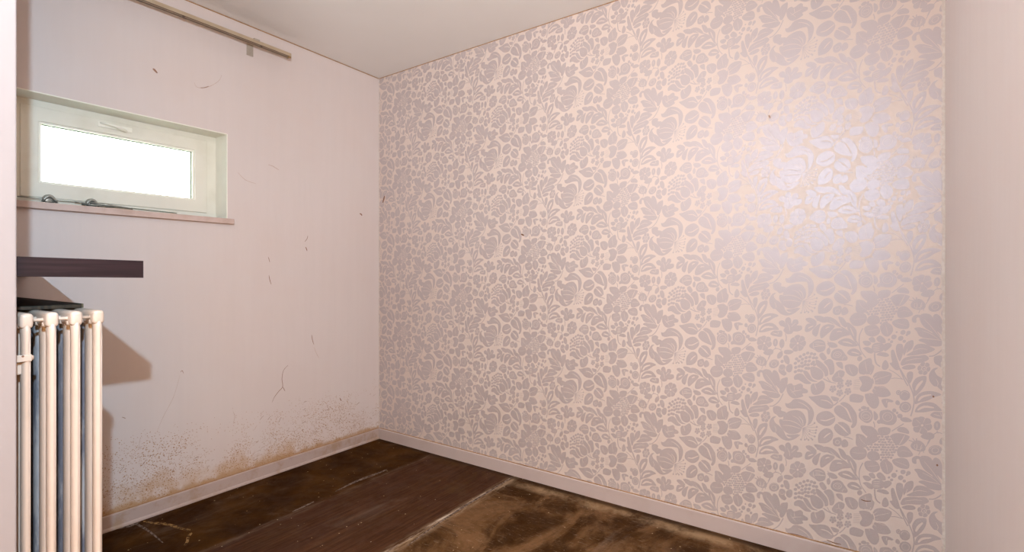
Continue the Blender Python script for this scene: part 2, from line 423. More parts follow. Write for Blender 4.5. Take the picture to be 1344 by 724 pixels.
def RING(o, u, v, r, ry, wd, a0=0, a1=360):
    n = 16; seg = [(u + r*math.cos(R(a0+(a1-a0)*i/n)), v + ry*math.sin(R(a0+(a1-a0)*i/n))) for i in range(n+1)]
    pts = [pt(o, *s) for s in seg]
    for i in range(0, n, 4): PALE.append(stroke_poly(pts[i:i+5], wd*.00024, False))
def V(o, *uv, wd=7): S(o, wd, *uv, pale=True, taper=True)
def FL(o, u, v, r, rp, n, ph=0, hole=0):
    for i in range(n):
        a = R(ph) + 2*math.pi*i/n
        O(o, u + r*math.cos(a), v + r*math.sin(a), rp)
    O(o, u, v, r)
    for i in range(n):
        a = R(ph) + 2*math.pi*(i+.5)/n
        V(o, u + r*.5*math.cos(a), v + r*.5*math.sin(a), u + (r+rp*.7)*math.cos(a), v + (r+rp*.7)*math.sin(a), wd=4)
    if hole: O(o, u, v, hole, pale=True)
# bell flower
P('a',222,135,245,140,275,125,300,100,345,95,395,110,440,140,480,185,495,235,485,285,465,325,430,350,440,320,440,270,432,205,400,190,340,185,290,188,250,182,228,165)
V('a',345,125,385,140,430,170,455,200)
P('a',205,262,235,225,285,205,340,203,380,220,410,260,420,310,408,350,385,365,360,410,300,430,240,420,190,375,165,320,170,288,200,290)
V('a',195,298,260,300,330,325,382,365); V('a',350,260,385,300,392,350); V('a',200,345,280,352,372,380); V('a',290,255,345,285,388,358,wd=5)
P('a',135,262,100,268,72,310,75,365,105,410,128,415,150,440,190,475,240,492,300,482,350,450,362,435,320,445,260,470,225,440,205,395,165,350,130,325,112,290,118,278)
P('a',232,435,280,435,350,430,320,450,285,462,250,455)
V('a',120,350,135,385,130,410,wd=5)
for e_ in ((470,345,500,325),(490,365,522,362),(480,395,515,393),(470,415,510,418),(460,435,502,452),(440,450,480,482),(420,455,442,485),(400,450,408,482),(385,450,372,482)):
    S('a',5,388,372,e_[0],e_[1],e_[2],e_[3]); O('a',e_[2],e_[3],9)
for e_ in ((455,400),(450,430),(470,470),(425,475)): O('a',e_[0],e_[1],7)
# rounded leaves beside it
P('a',445,72,480,72,560,60,620,65,655,100,680,150,660,185,600,187,540,165,495,125,465,100); V('a',560,105,620,115,668,148,wd=11)
P('a',515,275,535,235,590,212,640,215,680,245,697,280,685,320,640,350,590,350,540,325,518,300); V('a',555,295,610,300,690,270,wd=13)
P('a',535,505,535,440,560,400,600,375,640,378,670,405,675,450,655,490,610,515,560,515); V('a',588,465,620,437,652,418,wd=13)
S('a',12,672,160,700,145,724,120)
P('a',105,200,110,170,150,162,185,180,182,205,225,220,230,245,205,262,170,272,140,245,115,230)
P('a',160,545,190,530,215,545,228,580,220,530,250,508,275,530,282,575,300,540,340,545,347,580,330,595,375,605,380,640,340,655,300,650,285,668,240,668,205,630,215,600,175,580)
V('a',240,560,260,600,265,640,wd=5); V('a',320,570,280,605,wd=5)
P('d',80,65,110,40,150,45,190,52,192,100,165,105,130,95,100,85); V('d',105,60,130,70,152,78); V('d',152,52,160,80,wd=5)
S('a',11,70,165,110,160,160,120,190,70,202,45)
# sprig with blossoms
S('d',9,222,80,232,115,228,155)
FL('d',340,188,45,36,7,10,10)
P('h',318,350,325,305,370,300,390,325,385,365,350,360); FL('h',385,365,42,32,6,20,9)
P('h',375,455,400,430,440,425,470,445,465,475,430,485,395,475)
O('d',128,155,24,38); O('d',190,172,25,44); V('d',128,135,128,170,wd=5)
S('d',8,60,300,85,250,130,210,185,235); S('d',7,130,195,128,212,140,215); S('d',6,190,215,178,235,200,250)
P('d',210,265,215,240,260,240,302,262,270,282,230,278)
P('d',165,312,145,300,150,265,180,245,198,260,195,290)
P('d',205,310,210,290,240,290,262,330,260,372,240,375,215,350)
O('d',115,355,49,42); RING('d',115,355,24,22,6); RING('d',115,355,40,34,4,200,330)
P('d',160,400,175,372,210,375,225,400,215,430,235,460,215,480,185,465,160,435); P('d',235,390,270,375,290,395,285,440,260,455,235,440,228,415); O('d',192,342,16); RING('d',190,405,22,18,5,0,200)
# lobed leaf with a hook
P('g',385,115,385,80,420,58,460,65,468,98,440,85,425,95,425,130,400,130)
P('g',455,95,470,60,520,58,565,80,595,140,612,200,625,255,575,240,510,195,475,150)
P('g',405,185,450,180,500,200,560,240,620,285,655,325,600,312,540,298,490,285,450,260,430,220)
P('g',445,305,480,290,540,305,610,320,670,340,685,365,650,385,590,380,540,365,500,335)
P('g',560,210,620,240,665,330,640,320,600,280)
P('d',100,430,120,415,150,440,170,500,175,560,170,600,140,570,110,530,95,480)
P('d',180,512,220,500,245,505,240,570,215,620,190,645,168,625,172,570)
V('g',500,110,560,180,620,262,680,345,wd=5); V('g',480,215,560,255,640,320,wd=5)
P('A1',180,390,185,360,215,350,235,365,280,350,300,365,300,380,335,400,330,420,295,425,300,445,240,460,205,445,185,415); V('A1',215,415,245,405,290,398,wd=6); V('A1',235,370,240,405,wd=5); V('A1',205,390,225,412,250,440,wd=4)
# peony
P('d',462,620,480,590,520,592,570,570,595,600,595,650,560,690,510,700,475,680); V('d',503,590,508,620,520,650,wd=6)
P('d',462,432,500,430,560,465,585,510,575,550,530,560,480,530,462,480)
P('d',590,390,640,375,675,400,690,470,680,520,645,525,640,490,620,440,595,410)
P('d',510,370,540,375,590,420,625,470,630,525,600,535,590,500,560,460,520,420)
P('d',545,320,575,305,600,330,615,365,590,385,560,360)
P('d',305,500,330,480,370,478,400,500,430,545,470,585,420,585,380,560,345,535,310,530)
P('d',390,455,430,465,460,510,485,550,530,575,480,570,440,545,410,505)
for (u_, v_) in ((330,335),(365,318),(400,303),(435,293),(470,303),(500,313),(318,375),(350,357),(385,345),(420,335),(455,333),(490,345),(518,350),(322,415),(355,408),(380,380),(415,370),(450,370),(490,385),(318,455),(350,447),(385,412),(410,400),(440,405),(475,400),(420,435),(445,440),(500,412),(375,455)):
    O('d',u_,v_,17,15,n=9)
S('d',7,590,555,640,590,700,610); S('d',8,620,545,640,580,655,590)
P('d',450,220,480,195,520,175,570,185,600,215,605,260,590,290,540,300,500,270,460,245)
V('d',500,200,540,200,585,215,wd=6); V('d',495,240,545,238,600,245,wd=8); V('d',490,205,488,240,505,265,wd=5); V('d',510,220,550,220,wd=5)
P('d',620,225,650,215,700,235,720,265,690,275,650,265); O('d',633,300,19,32); S('d',6,625,200,640,240,640,280)
# spiral bud and little cluster
P('e',75,270,90,230,130,215,175,225,205,265,235,310,225,335,190,335,130,325,90,305); RING('e',138,270,38,28,6); RING('e',138,270,18,12,5); RING('e',205,318,20,20,4,150,330)
P('e',125,345,175,345,190,375,190,415,165,400,140,380)
P('e',120,440,160,420,205,440,200,480,180,500,200,530,150,535,100,520,85,490,95,470)
V('e',150,440,152,480,wd=5); V('e',120,490,150,482,185,500,wd=4)
for (u_, v_) in ((95,590),(165,565),(245,555),(160,637),(237,632)): FL('e',u_,v_,20,15,5,u_,0)
P('e',75,660,120,670,155,690,140,712,100,705); S('e',9,155,718,190,690,215,660)
S('e',8,0,480,60,520,125,540)
# single flower with round eye
P('e',210,385,250,375,300,390,335,430,325,480,285,495,240,470,215,430)
P('e',340,400,370,365,440,340,465,360,470,400,490,430,470,490,440,505,380,490,345,470)
P('e',470,530,500,490,560,480,620,495,655,520,640,570,600,605,540,605,480,590,465,560)
P('A2',200,375,260,370,300,385,330,430,290,450,230,445,195,410)
P('A2',140,430,180,420,230,440,245,490,225,530,190,530,155,490)
P('A2',30,440,60,425,125,440,130,460,110,490,40,485,28,470)
P('e',345,510,400,505,450,525,475,580,460,630,420,655,370,650,350,620,372,580,355,540)
for a_ in range(-65, 75, 17):
    ca, sa = math.cos(R(a_)), math.sin(R(a_)); V('e',405+88*ca,580+84*sa,405+125*ca,580+122*sa,wd=4)
S('e',9,395,492,440,500,478,535,490,580,478,630,440,668,400,672,pale=True)
for v_ in (535,552,570,588,606,622): S('e',4,290,575+(v_-578)*.9,352,v_)
V('e',250,400,262,440,285,480,wd=4); V('e',400,365,410,420,420,470,wd=4); V('e',640,525,570,540,500,550,wd=4); V('e',610,650,550,630,500,610,wd=4)
for c_ in ((95,60,115,100,150,130),(45,185,90,190,140,190),(160,285,200,285,245,280),(290,255,300,290,308,335),(360,250,400,265,450,285),(395,175,430,172,475,185)): V('A4',*c_,wd=3)
# small open flower on a stem
P('e',380,175,430,175,460,205,430,225,395,210); P('e',435,155,475,145,500,180,490,200,455,190); P('e',510,160,545,140,590,180,595,215,560,215,520,190)
P('e',380,240,430,235,480,270,470,300,430,290,400,260); P('e',465,230,500,205,560,215,590,250,570,290,510,300,475,285)
P('e',580,230,630,220,655,245,630,275,590,295,578,265); P('e',510,320,540,300,600,310,630,340,600,350,550,335)
for v_ in (225,243,260,276): V('e',478,v_,510,v_+4,542,v_,wd=6)
S('e',13,492,300,495,360,510,405,545,435)
P('e',560,440,570,400,595,378,620,410,625,450,600,472,570,465)
# fern
P('A3',320,140,350,135,385,155,400,180,360,180,330,160); P('A3',315,205,330,180,360,180,400,185,385,210,350,235,318,235); V('A3',338,212,355,205,375,198,wd=13)
P('A3',380,130,420,130,460,150,480,180,450,185,410,165); P('A3',370,260,370,230,400,200,430,190,420,220,410,260,395,280)
P('A3',455,145,500,150,545,180,575,222,560,220,520,205,480,180); P('A3',425,250,440,215,480,200,530,215,520,240,480,270,445,295,428,290); V('A3',465,230,480,222,495,222,wd=13)
P('A3',560,155,590,165,610,190,625,225,610,240,580,215,565,180); P('A3',495,290,520,245,570,240,610,255,650,290,640,300,590,305,540,325,500,320); V('A3',548,265,565,262,585,268,wd=11)
P('A3',620,205,650,220,690,270,690,330,685,360,655,310,625,250); V('A3',645,245,658,275,672,310,wd=9); V('A3',500,178,530,205,555,225,wd=5)
P('A3',555,340,600,320,640,325,680,355,700,385,650,385,590,370); V('A3',590,342,625,350,660,368,wd=14)
P('e',230,265,260,235,310,235,350,265,370,300,320,310,260,295); V('e',270,262,305,272,345,290,wd=14)
S('A3',11,400,160,480,182,560,222,620,262,670,320,712,390)
S('e',9,380,50,350,110,345,180,360,260,410,335); O('e',350,335,25)
# dahlia
P('A4',75,80,80,50,130,60,160,100,150,145,110,150,75,130); P('A4',30,175,60,145,110,145,150,170,150,215,110,240,60,235,35,205)
P('A4',135,265,160,247,220,250,250,290,240,320,195,332,150,310); P('A4',250,265,290,240,335,265,345,310,310,345,270,325)
P('A4',340,240,400,225,445,235,465,270,455,305,400,300,355,275); P('A4',375,170,400,140,445,145,490,195,480,215,430,222,385,215)
P('A4',330,60,370,45,420,50,460,65,465,80,430,120,390,135,350,110,335,85); V('A4',432,58,415,90,390,130,wd=6)
P('A4',235,35,240,10,280,0,325,10,325,40,300,60,250,60)
P('b',360,350,420,352,470,360,515,400,520,440,470,470,420,450,370,400)
P('A4',165,185,200,175,240,190,250,230,220,246,180,242,155,215)
P('A4',150,90,170,60,225,62,235,95,200,120,160,120)
for i in range(-7, 8):
    for j in range(-7, 8):
        u_ = (i + .5*(j % 2))*22; v_ = j*19
        if (u_/112)**2 + (v_/100)**2 < 1 and not (u_ < -15 and v_ > 20) and not (u_ < -40 and v_ < -20): O('A4',268+u_+random.uniform(-3,3),148+v_+random.uniform(-3,3),11,9,n=7)
P('c',240,460,270,435,320,440,355,475,350,500,300,490,260,480); S('c',9,190,475,245,440,305,403)
# long-leaved branch
S('A2',11,395,240,430,300,460,350,490,420,500,480,490,540,475,590)
P('A2',445,290,460,265,490,268,490,310,470,350,455,330)
P('A2',485,360,510,315,550,298,590,300,580,360,540,415,500,445,492,400); V('A2',512,400,530,365,562,330,wd=24)
P('A2',505,500,520,440,570,410,640,408,700,432,650,450,600,475,540,490); V('A2',530,478,560,447,625,432,wd=22)
P('A2',505,555,530,510,580,488,640,492,680,520,702,552,640,550,580,560,530,562); V('A2',525,545,575,520,645,528,wd=24)
O('c',315,135,52,50); O('c',255,108,24); RING('c',315,128,34,30,6,180,340); RING('c',255,108,12,12,4)
O('c',320,245,58,52); O('c',245,205,20); RING('c',322,245,36,34,5); P('c',225,205,240,180,262,190,270,215,250,228)
P('c',95,175,150,165,205,185,195,200,155,200,150,245,130,250,105,215); V('c',145,178,140,205,wd=5)
P('c',75,310,90,280,150,270,190,285,235,330,235,380,200,415,150,415,110,405,70,395,78,360); RING('c',152,338,48,42,6); RING('c',152,338,24,20,4,180,400); O('c',215,277,20); O('c',242,300,13); O('c',70,385,20)
P('c',270,360,290,345,340,345,385,375,360,388,300,385); O('c',268,330,27,22)
P('b',340,250,350,220,400,200,455,200,475,250,465,300,420,325,370,300,345,275); RING('b',410,258,48,46,6); RING('b',410,262,30,18,4)
P('b',484,210,515,235,525,270,505,300,485,290,482,250); O('b',390,180,28,18); O('b',352,200,14); O('b',428,185,14); S('b',9,480,310,490,340,492,368)
P('b',105,200,125,165,160,155,210,175,240,240,270,300,270,320,220,300,160,270,120,235)
P('b',165,140,200,125,250,145,290,190,320,240,325,300,315,345,285,372,265,360,280,330,272,290,255,240,230,190,195,165)
V('b',175,158,215,185,245,240,262,285,wd=10)
P('b',105,365,130,330,170,360,210,400,250,435,200,450,150,430,115,395); P('b',140,320,190,315,240,345,262,390,262,430,240,420,200,370,165,345); V('b',150,340,185,365,225,410,wd=8); S('b',9,200,455,240,462,285,480)
P('b',95,500,100,475,140,460,170,465,180,500,165,540,125,545,98,525); P('b',185,490,215,480,240,510,235,545,190,555,175,530); RING('b',138,505,18,18,5)
# feathered leaf
P('g',185,370,210,365,230,420,250,480,268,552,235,560,200,530,170,485,195,480,185,430)
P('g',230,350,245,315,290,320,300,360,295,420,270,480,250,450,235,400)
P('g',300,372,330,310,390,295,398,340,380,380,330,410,305,430)
P('g',330,430,390,400,395,375,430,340,500,345,555,375,602,410,540,435,460,440,380,440)
P('g',275,500,300,460,370,445,450,450,510,450,545,490,500,515,430,520,350,515,290,525)
P('g',285,545,330,525,390,528,418,550,400,568,330,568)
V('g',400,395,460,385,530,400,wd=5); V('g',320,485,400,475,480,480,wd=5); V('g',340,370,320,420,280,480,265,530,wd=6)
S('g',11,262,540,290,610,320,680,345,724); S('g',7,165,545,230,590,290,650); S('g',7,185,635,230,635,300,655)
FL('g',497,578,36,28,6,15,0); RING('g',497,578,22,22,7); O('g',500,580,6,pale=True)
for (u_, v_, r_) in ((212,242,27),(276,264,27),(298,210,26),(350,220,22),(310,296,17),(190,285,16),(238,200,10),(165,262,12),(335,238,12)): O('g',u_,v_,r_,r_*.9,n=9)
# rose bud on its stem
P('h',305,520,330,490,370,490,405,530,405,570,370,580,330,565,308,545); RING('h',358,535,30,26,5,20,220); V('h',340,570,350,540,345,515,wd=5); V('h',370,575,375,545,385,520,wd=5)
S('h',9,290,482,325,498); S('h',9,318,468,335,495); S('h',9,345,470,345,495)
S('h',6,395,590,400,560,430,510,445,480); S('h',6,360,605,370,580)

PW, PV = .517, .5155
def clip_poly(poly, x0, x1, z0, z1):
    for ax, lim, sg in ((0, x0, 1), (0, x1, -1), (1, z0, 1), (1, z1, -1)):
        out = []; n = len(poly)
        for i in range(n):
            a, b = poly[i-1], poly[i]; ia = sg*(a[ax]-lim) >= 0; ib = sg*(b[ax]-lim) >= 0
            if ia != ib:
                t_ = (lim - a[ax])/(b[ax]-a[ax]); out.append((a[0]+(b[0]-a[0])*t_, a[1]+(b[1]-a[1])*t_))
            if ib: out.append(b)
        poly = out
        if len(poly) < 3: return []
    return poly
bmw = bmesh.new()
BX0, BX1, BZ0, BZ1 = 0.0, W, 0.0, H
box(bmw, (0, 0, 0), (W + .14, .2, H), 0)
def flat(poly, yoff, mi):
    xs = [p[0] for p in poly]; zs = [p[1] for p in poly]
    if max(xs) < .004 or min(xs) > W - .008 or max(zs) < .05 or min(zs) > H - .004: return
    if min(xs) < .004 or max(xs) > W - .008 or min(zs) < .05 or max(zs) > H - .004:
        poly = clip_poly(poly, .004, W - .008, .05, H - .004)
        if len(poly) < 3: return
    area = sum(poly[i-1][0]*poly[i][1]-poly[i][0]*poly[i-1][1] for i in range(len(poly)))
    if area < 0: poly = poly[::-1]
    f = bmw.faces.new([bmw.verts.new((p[0], yoff, p[1])) for p in poly]); f.material_index = mi
for i in range(-6, 3):
    for j in range(-3, 7):
        dx = i*PW; dz = j*PV + (i % 2)*PV*.5
        for n_, poly in enumerate(INK): flat([(p[0]+dx, p[1]+dz) for p in poly], -.00012 - n_*1.2e-6, 1)
        for n_, poly in enumerate(PALE): flat([(p[0]+dx, p[1]+dz) for p in poly], -.00075 - n_*1.2e-6, 0)
def back_mark(pts, wpx):
    poly = [onY(*p) for p in stroke_poly(smooth_open(pts), wpx)]
    flat([(p.x, p.z) for p in poly], -.0014, 2)
back_mark([(505, 257), (504, 261), (502.5, 266)], 1.8)
back_mark([(1009, 151), (1010, 153), (1011, 155)], 2.4)
back_mark([(684, 307), (686, 308), (688, 309)], 2.0)
back_mark([(1224, 519), (1225, 520), (1226, 521)], 2.4)
back_mark([(1229, 609), (1230, 610), (1231, 611)], 2.6)
back_mark([(1130, 655), (1136, 657), (1143, 657)], 1.2)
back_mark([(1085, 708), (1095, 712), (1104, 714)], 1.2)
back_mark([(1024, 697), (1026, 699), (1040, 700), (1060, 705)], 1.2)
structure(obj('wall_back', bmw, [M['ground'], M['ink'], M['mark']]), 'wall papered with pale floral wallpaper')

# ragged paper edge against the right wall, painted corner bead on the left
k = NT('paper_edge'); M['edge'] = k.set(k.mix(k.ramp(k.noise(k.co, 80), .35, .65), (.66, .60, .56), (.58, .50, .45)), .7)
bm = bmesh.new()
N = 160; prev = None
for i in range(N+1):
    z_ = .08 + (H-.08)*i/N; wd = .006 + random.uniform(0, .006)
    cur = [bm.verts.new((W - wd, -.0016, z_)), bm.verts.new((W, -.0016, z_)), bm.verts.new((W, .0, z_)), bm.verts.new((W - wd, .0, z_))]
    if prev:
        for q in range(4): bm.faces.new((prev[q], prev[(q+1) % 4], cur[(q+1) % 4], cur[q]))
    prev = cur
bmesh.ops.recalc_face_normals(bm, faces=bm.faces[:])
structure(obj('trim_2', bm, M['edge']))
bm = bmesh.new(); box(bm, (0, -.003, .07), (.004, 0, H)); structure(obj('trim_3', bm, M['edge']))
# dirty crack under the ceiling
bm = bmesh.new(); box(bm, (0.0, NLY, H - .005), (.0015, 0, H)); box(bm, (0.0, -.0015, H - .004), (W, 0, H)); structure(obj('trim_4', bm, M['gap']))

# skirting boards
BH = .0695; BT = .012
bm = bmesh.new()
extrude_profile(bm, [(0,0,0),(0,-BT,0),(0,-BT,BH-.004),(0,-BT+.004,BH),(0,0,BH)], (BT, 0, 0), (1, 0, 0), W - BT)
structure(obj('baseboard_back', bm, M['skirt_clean']))
bm = bmesh.new(); box(bm, (BT, -.0045, BH - .001), (W, 0, BH + .0035)); structure(obj('trim_5', bm, M['gap']))
bm = bmesh.new()
extrude_profile(bm, [(0,0,0),(BT+.006,0,0),(BT+.006,0,.007),(BT+.0025,0,.013),(BT,0,.014),(BT,0,BH-.004),(BT-.004,0,BH),(0,0,BH)], (0, NLY, 0), (0, 1, 0), -NLY)
structure(obj('baseboard_left', bm, M['skirt']))
bm = bmesh.new(); box(bm, (0, NLY, BH - .001), (.004, 0, BH + .003)); structure(obj('trim_6', bm, M['gap']))
bm = bmesh.new()
extrude_profile(bm, [(0,0,0),(-BT,0,0),(-BT,0,BH-.004),(-BT+.004,0,BH),(0,0,BH)], (W, -1.20, 0), (0, 1, 0), 1.20 - BT)
structure(obj('baseboard_right', bm, M['skirt_clean']))

# ------------------------------------------------------------------ window
win = empty('window_1', (RX, (wl+wr)/2, wb), 'small white plastic top-hung window set high in the left wall', 'window')
win['kind'] = 'structure'
wr_, wl_ = wr - q if False else wr - .004, wl
z0, z1 = wb + .004, wt - .004
FXo = RX            # room-side face of the fixed frame
def ring_frame(bm, x0, x1, ya, yb, za, zb, t):
    # mitred frame: t = (left, right, bottom, top)
    l_, r_, b_, t_ = t
    o4 = [(ya, za), (yb, za), (yb, zb), (ya, zb)]; i4 = [(ya+l_, za+b_), (yb-r_, za+b_), (yb-r_, zb-t_), (ya+l_, zb-t_)]
    vo = [[bm.verts.new((x, p[0], p[1])) for p in o4] for x in (x0, x1)]; vi = [[bm.verts.new((x, p[0], p[1])) for p in i4] for x in (x0, x1)]
    for e_ in range(4):
        n_ = (e_+1) % 4
        bm.faces.new((vo[1][e_], vo[1][n_], vi[1][n_], vi[1][e_])); bm.faces.new((vo[0][n_], vo[0][e_], vi[0][e_], vi[0][n_]))
        bm.faces.new((vo[0][e_], vo[0][n_], vo[1][n_], vo[1][e_])); bm.faces.new((vi[0][n_], vi[0][e_], vi[1][e_], vi[1][n_]))
    bmesh.ops.recalc_face_normals(bm, faces=bm.faces[:])
# sash outer rectangle from its corners in the photo
GX = RX - .012
g_tr = onX(250, 200, GX); g_br = onX(250, 259.6, GX); g_tl = onX(54, 164, GX); g_bl = onX(54, 238, GX)
gy0 = (g_tl.y+g_bl.y)/2; gy1 = (g_tr.y+g_br.y)/2; gz1 = (g_tr.z+g_tl.z)/2; gz0 = (g_br.z+g_bl.z)/2
s_y1 = onX(272, 220, RX+.012).y; s_z1 = onX(272, 184.5, RX+.012).z; s_z0 = wb + .032; s_y0 = wl_old + .006
bm = bmesh.new(); ring_frame(bm, RX-.06, RX+.007, wl_, wr_, z0, z1, (s_y0 - wl + .008, wr_ - s_y1 + .008, s_z0 - z0 + .006, z1 - s_z1 + .008)); obj('window_frame', bm, M['upvc'], win, bevel=.003)
bm = bmesh.new(); ring_frame(bm, RX-.045, RX+.012, s_y0, s_y1, s_z0, s_z1, (gy0-.012-s_y0, s_y1-gy1-.010, gz0-.010-s_z0, s_z1-gz1-.010)); sash = obj('sash', bm, M['upvc'], win, bevel=.004)
bm = bmesh.new(); ring_frame(bm, GX-.012, RX+.006, gy0-.013, gy1+.012, gz0-.012, gz1+.012, (.010, .009, .009, .009)); obj('glazing_bead', bm, M['reveal'], win, bevel=.002)
bm = bmesh.new(); ring_frame(bm, GX-.008, GX+.002, gy0-.005, gy1+.004, gz0-.004, gz1+.004, (.005, .004, .004, .004)); obj('glass_seal', bm, M['seal'], win)
bm = bmesh.new(); box(bm, (GX-.008, gy0-.002, gz0-.002), (GX-.004, gy1+.002, gz1+.002)); obj('glass_pane', bm, M['glass'], win)
# vent lever on the top rail
hx = RX + .012
ha = onX(128, 157, hx); hb = onX(173, 175.5, hx)
bm = bmesh.new(); box(bm, (hx, ha.y, hb.z+.004), (hx+.005, hb.y, ha.z - .008)); vent = obj('vent_handle', bm, M['reveal'], win, bevel=.0015)
vent['label'] = 'cream lever on the top rail of the sash'
bm = bmesh.new(); h1 = onX(131, 161, hx); h2 = onX(150, 165, hx+.02); h3 = onX(166, 172, hx+.016)
tube(bm, [(hx+.003, h1.y, h1.z), (hx+.014, (h1.y+h2.y)/2, h2.z+.004), (hx+.020, h2.y, h2.z), (hx+.02, (h2.y+h3.y)/2, (h2.z+h3.z)/2+.001), (hx+.012, h3.y, h3.z)], [.004, .006, .0065, .009, .006], 10)
obj('lever', bm, M['reveal'], vent, smooth=True)
# fasteners along the bottom rail
def fastener(px, py, armpx, name='window_stay'):
    a = onX(px, py, hx+.012)
    bm = bmesh.new()
    # turned base, knuckle loop and peg
    tube(bm, [(hx, a.y, a.z), (hx+.006, a.y, a.z), (hx+.010, a.y, a.z)], [.022, .021, .014], 16)
    pts = [(hx+.014, a.y - .024 + .048*t_/8, a.z - .012 + .026*math.sin(math.pi*t_/8)) for t_ in range(9)]
    tube(bm, pts, [.004+.003*math.sin(math.pi*t_/8) for t_ in range(9)], 8)
    o = obj(name, bm, M['metal'], win, smooth=True)
    bm = bmesh.new()
    for (ax, ay), (bx, by), r_ in armpx:
        p = onX(ax, ay, hx+.014); q_ = onX(bx, by, hx+.020); tube(bm, [p, (p+q_)/2 + Vector((0, 0, .001)), q_], [r_, r_*.9, r_*.45], 8)
    obj('stay_arm', bm, M['metal'], o, smooth=True)
fastener(65, 261.5, [((22.5, 257.5), (58, 261.5), .0026), ((70, 262.5), (78, 263.5), .003)])
fastener(121, 266.5, [((98, 265), (116, 267), .003), ((118, 266), (174, 274), .0062), ((107, 267.5), (150, 272), .003)])
bm = bmesh.new()
for (ax, ay), (bx, by) in (((78, 263.6), (98, 265)), ((172, 273), (232, 279.5))):
    p = onX(ax, ay, hx+.004); q_ = onX(bx, by, hx+.004); tube(bm, [p, q_], .0016, 6)
obj('stay_rod', bm, M['seal'], win)
bm = bmesh.new()
for px in (217, 238): 
    p = onX(px, 280 + (px-217)*.12, hx+.005); box(bm, (hx-.01, p.y-.012, p.z-.003), (hx+.006, p.y+.012, p.z+.003))
obj('sash_keeper', bm, M['seal'], win, bevel=.001)
bm = bmesh.new()
for px in (250, 262, 281): 
    p = onX(px, 283.5 + (px-250)*.12, hx+.01); tube(bm, [(hx-.012, p.y, p.z), (hx+.014, p.y, p.z)], .006, 8)
obj('rail_bolt', bm, M['reveal'], win)
reparent(win)
# window board
sp = onX(308, 292, .022)
bm = bmesh.new(); box(bm, (RX, wl, 1.404), (.002, wr-.0045, wb)); box(bm, (.002, NLY+.003, 1.404), (.022, sp.y, wb))
ws = structure(obj('window_sill', bm, M['sill'], win, bevel=.003)); ws.matrix_parent_inverse = Matrix.Translation(win.location).inverted()

# ------------------------------------------------------------------ floating shelf
sh = empty('floating_shelf', (0, NLY, 1.13), 'dark brown wood-grain shelf mounted on the near-left wall above the radiator', 'shelf')
bm = bmesh.new(); box(bm, (.002, NLY+.002, 1.1345), (1.1495, -1.795, 1.1805))
for v in bm.verts:
    v.co.z -= (v.co.y - NLY) / .255 * .0052
obj('shelf_board', bm, M['wood'], sh, bevel=.0012)
bm = bmesh.new(); bx = .0
box(bm, (1.1495, NLY+.002, 1.1345), (1.1505, -1.795, 1.1805))
for v in bm.verts: v.co.z -= (v.co.y - NLY) / .255 * .0052
obj('edge_banding', bm, M['wood'], sh)
reparent(sh)

# ------------------------------------------------------------------ column radiator
RXF = 1.150; PITCH = .058; NS = 17
cols = [-2.0255, -1.9800, -1.9345, -1.8905]
ztop, zbot = 1.0475, .17
rad = empty('column_radiator', (.65, -1.96, 0), 'cream cast column radiator on the near-left wall beneath the shelf', 'radiator')
def capsule_col(bm, x, y, zt, zb, ry_, rx_):
    n = 14; z_l = [zb - .004, zb + .004, zb + .02, zb + .05, zt - .05, zt - .02, zt - .006, zt]
    s_l = [.45, .85, 1.0, .92, .92, 1.0, .85, .4]
    rings = []
    for z_, s_ in zip(z_l, s_l):
        rings.append([bm.verts.new((x + rx_*s_*math.cos(2*math.pi*k_/n), y + ry_*s_*math.sin(2*math.pi*k_/n), z_)) for k_ in range(n)])
    for a, b in zip(rings, rings[1:]):
        for k_ in range(n):
            f = bm.faces.new((a[k_], a[(k_+1) % n], b[(k_+1) % n], b[k_])); f.smooth = True
    bm.faces.new(rings[0][::-1]); bm.faces.new(rings[-1])
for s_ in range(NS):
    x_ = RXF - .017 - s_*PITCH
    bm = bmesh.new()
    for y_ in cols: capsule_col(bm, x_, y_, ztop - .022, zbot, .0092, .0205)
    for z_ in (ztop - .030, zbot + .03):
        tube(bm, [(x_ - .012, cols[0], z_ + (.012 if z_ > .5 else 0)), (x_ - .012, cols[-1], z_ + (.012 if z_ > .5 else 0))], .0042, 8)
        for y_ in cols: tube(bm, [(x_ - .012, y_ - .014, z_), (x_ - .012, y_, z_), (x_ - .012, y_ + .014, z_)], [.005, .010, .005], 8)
    sec = obj('section', bm, M[('rad', 'rad', 'rad_grey')[s_] if s_ < 3 else 'rad_dark'], rad)  # inner sections coloured darker with depth
    if s_ >= 3: sec['label'] = 'dark inner section'
# headers: one rounded cast bar over each row of columns, turned down at its free end
for y_ in cols:
    bm = bmesh.new(); xe = RXF - .017 - (NS-1)*PITCH - .017
    box(bm, (xe, y_ - .0120, ztop - .036), (RXF, y_ + .0120, ztop))
    ed = [e for e in bm.edges if abs(e.verts[0].co.x - e.verts[1].co.x) > .1 or (e.verts[0].co.x > RXF - .001 and e.verts[1].co.x > RXF - .001)]
    bmesh.ops.bevel(bm, geom=ed, offset=.0085, segments=4, profile=.5, affect='EDGES')
    obj('header', bm, M['rad'], rad, smooth=True)
# raised seam down each front column
for y_ in cols:
    bm = bmesh.new(); tube(bm, [(RXF - .0035, y_+.004, zbot+.05), (RXF - .0035, y_+.004, .6), (RXF - .0035, y_+.004, ztop-.04)], .0028, 8)
    obj('column_seam', bm, M['rad'], rad, smooth=True)
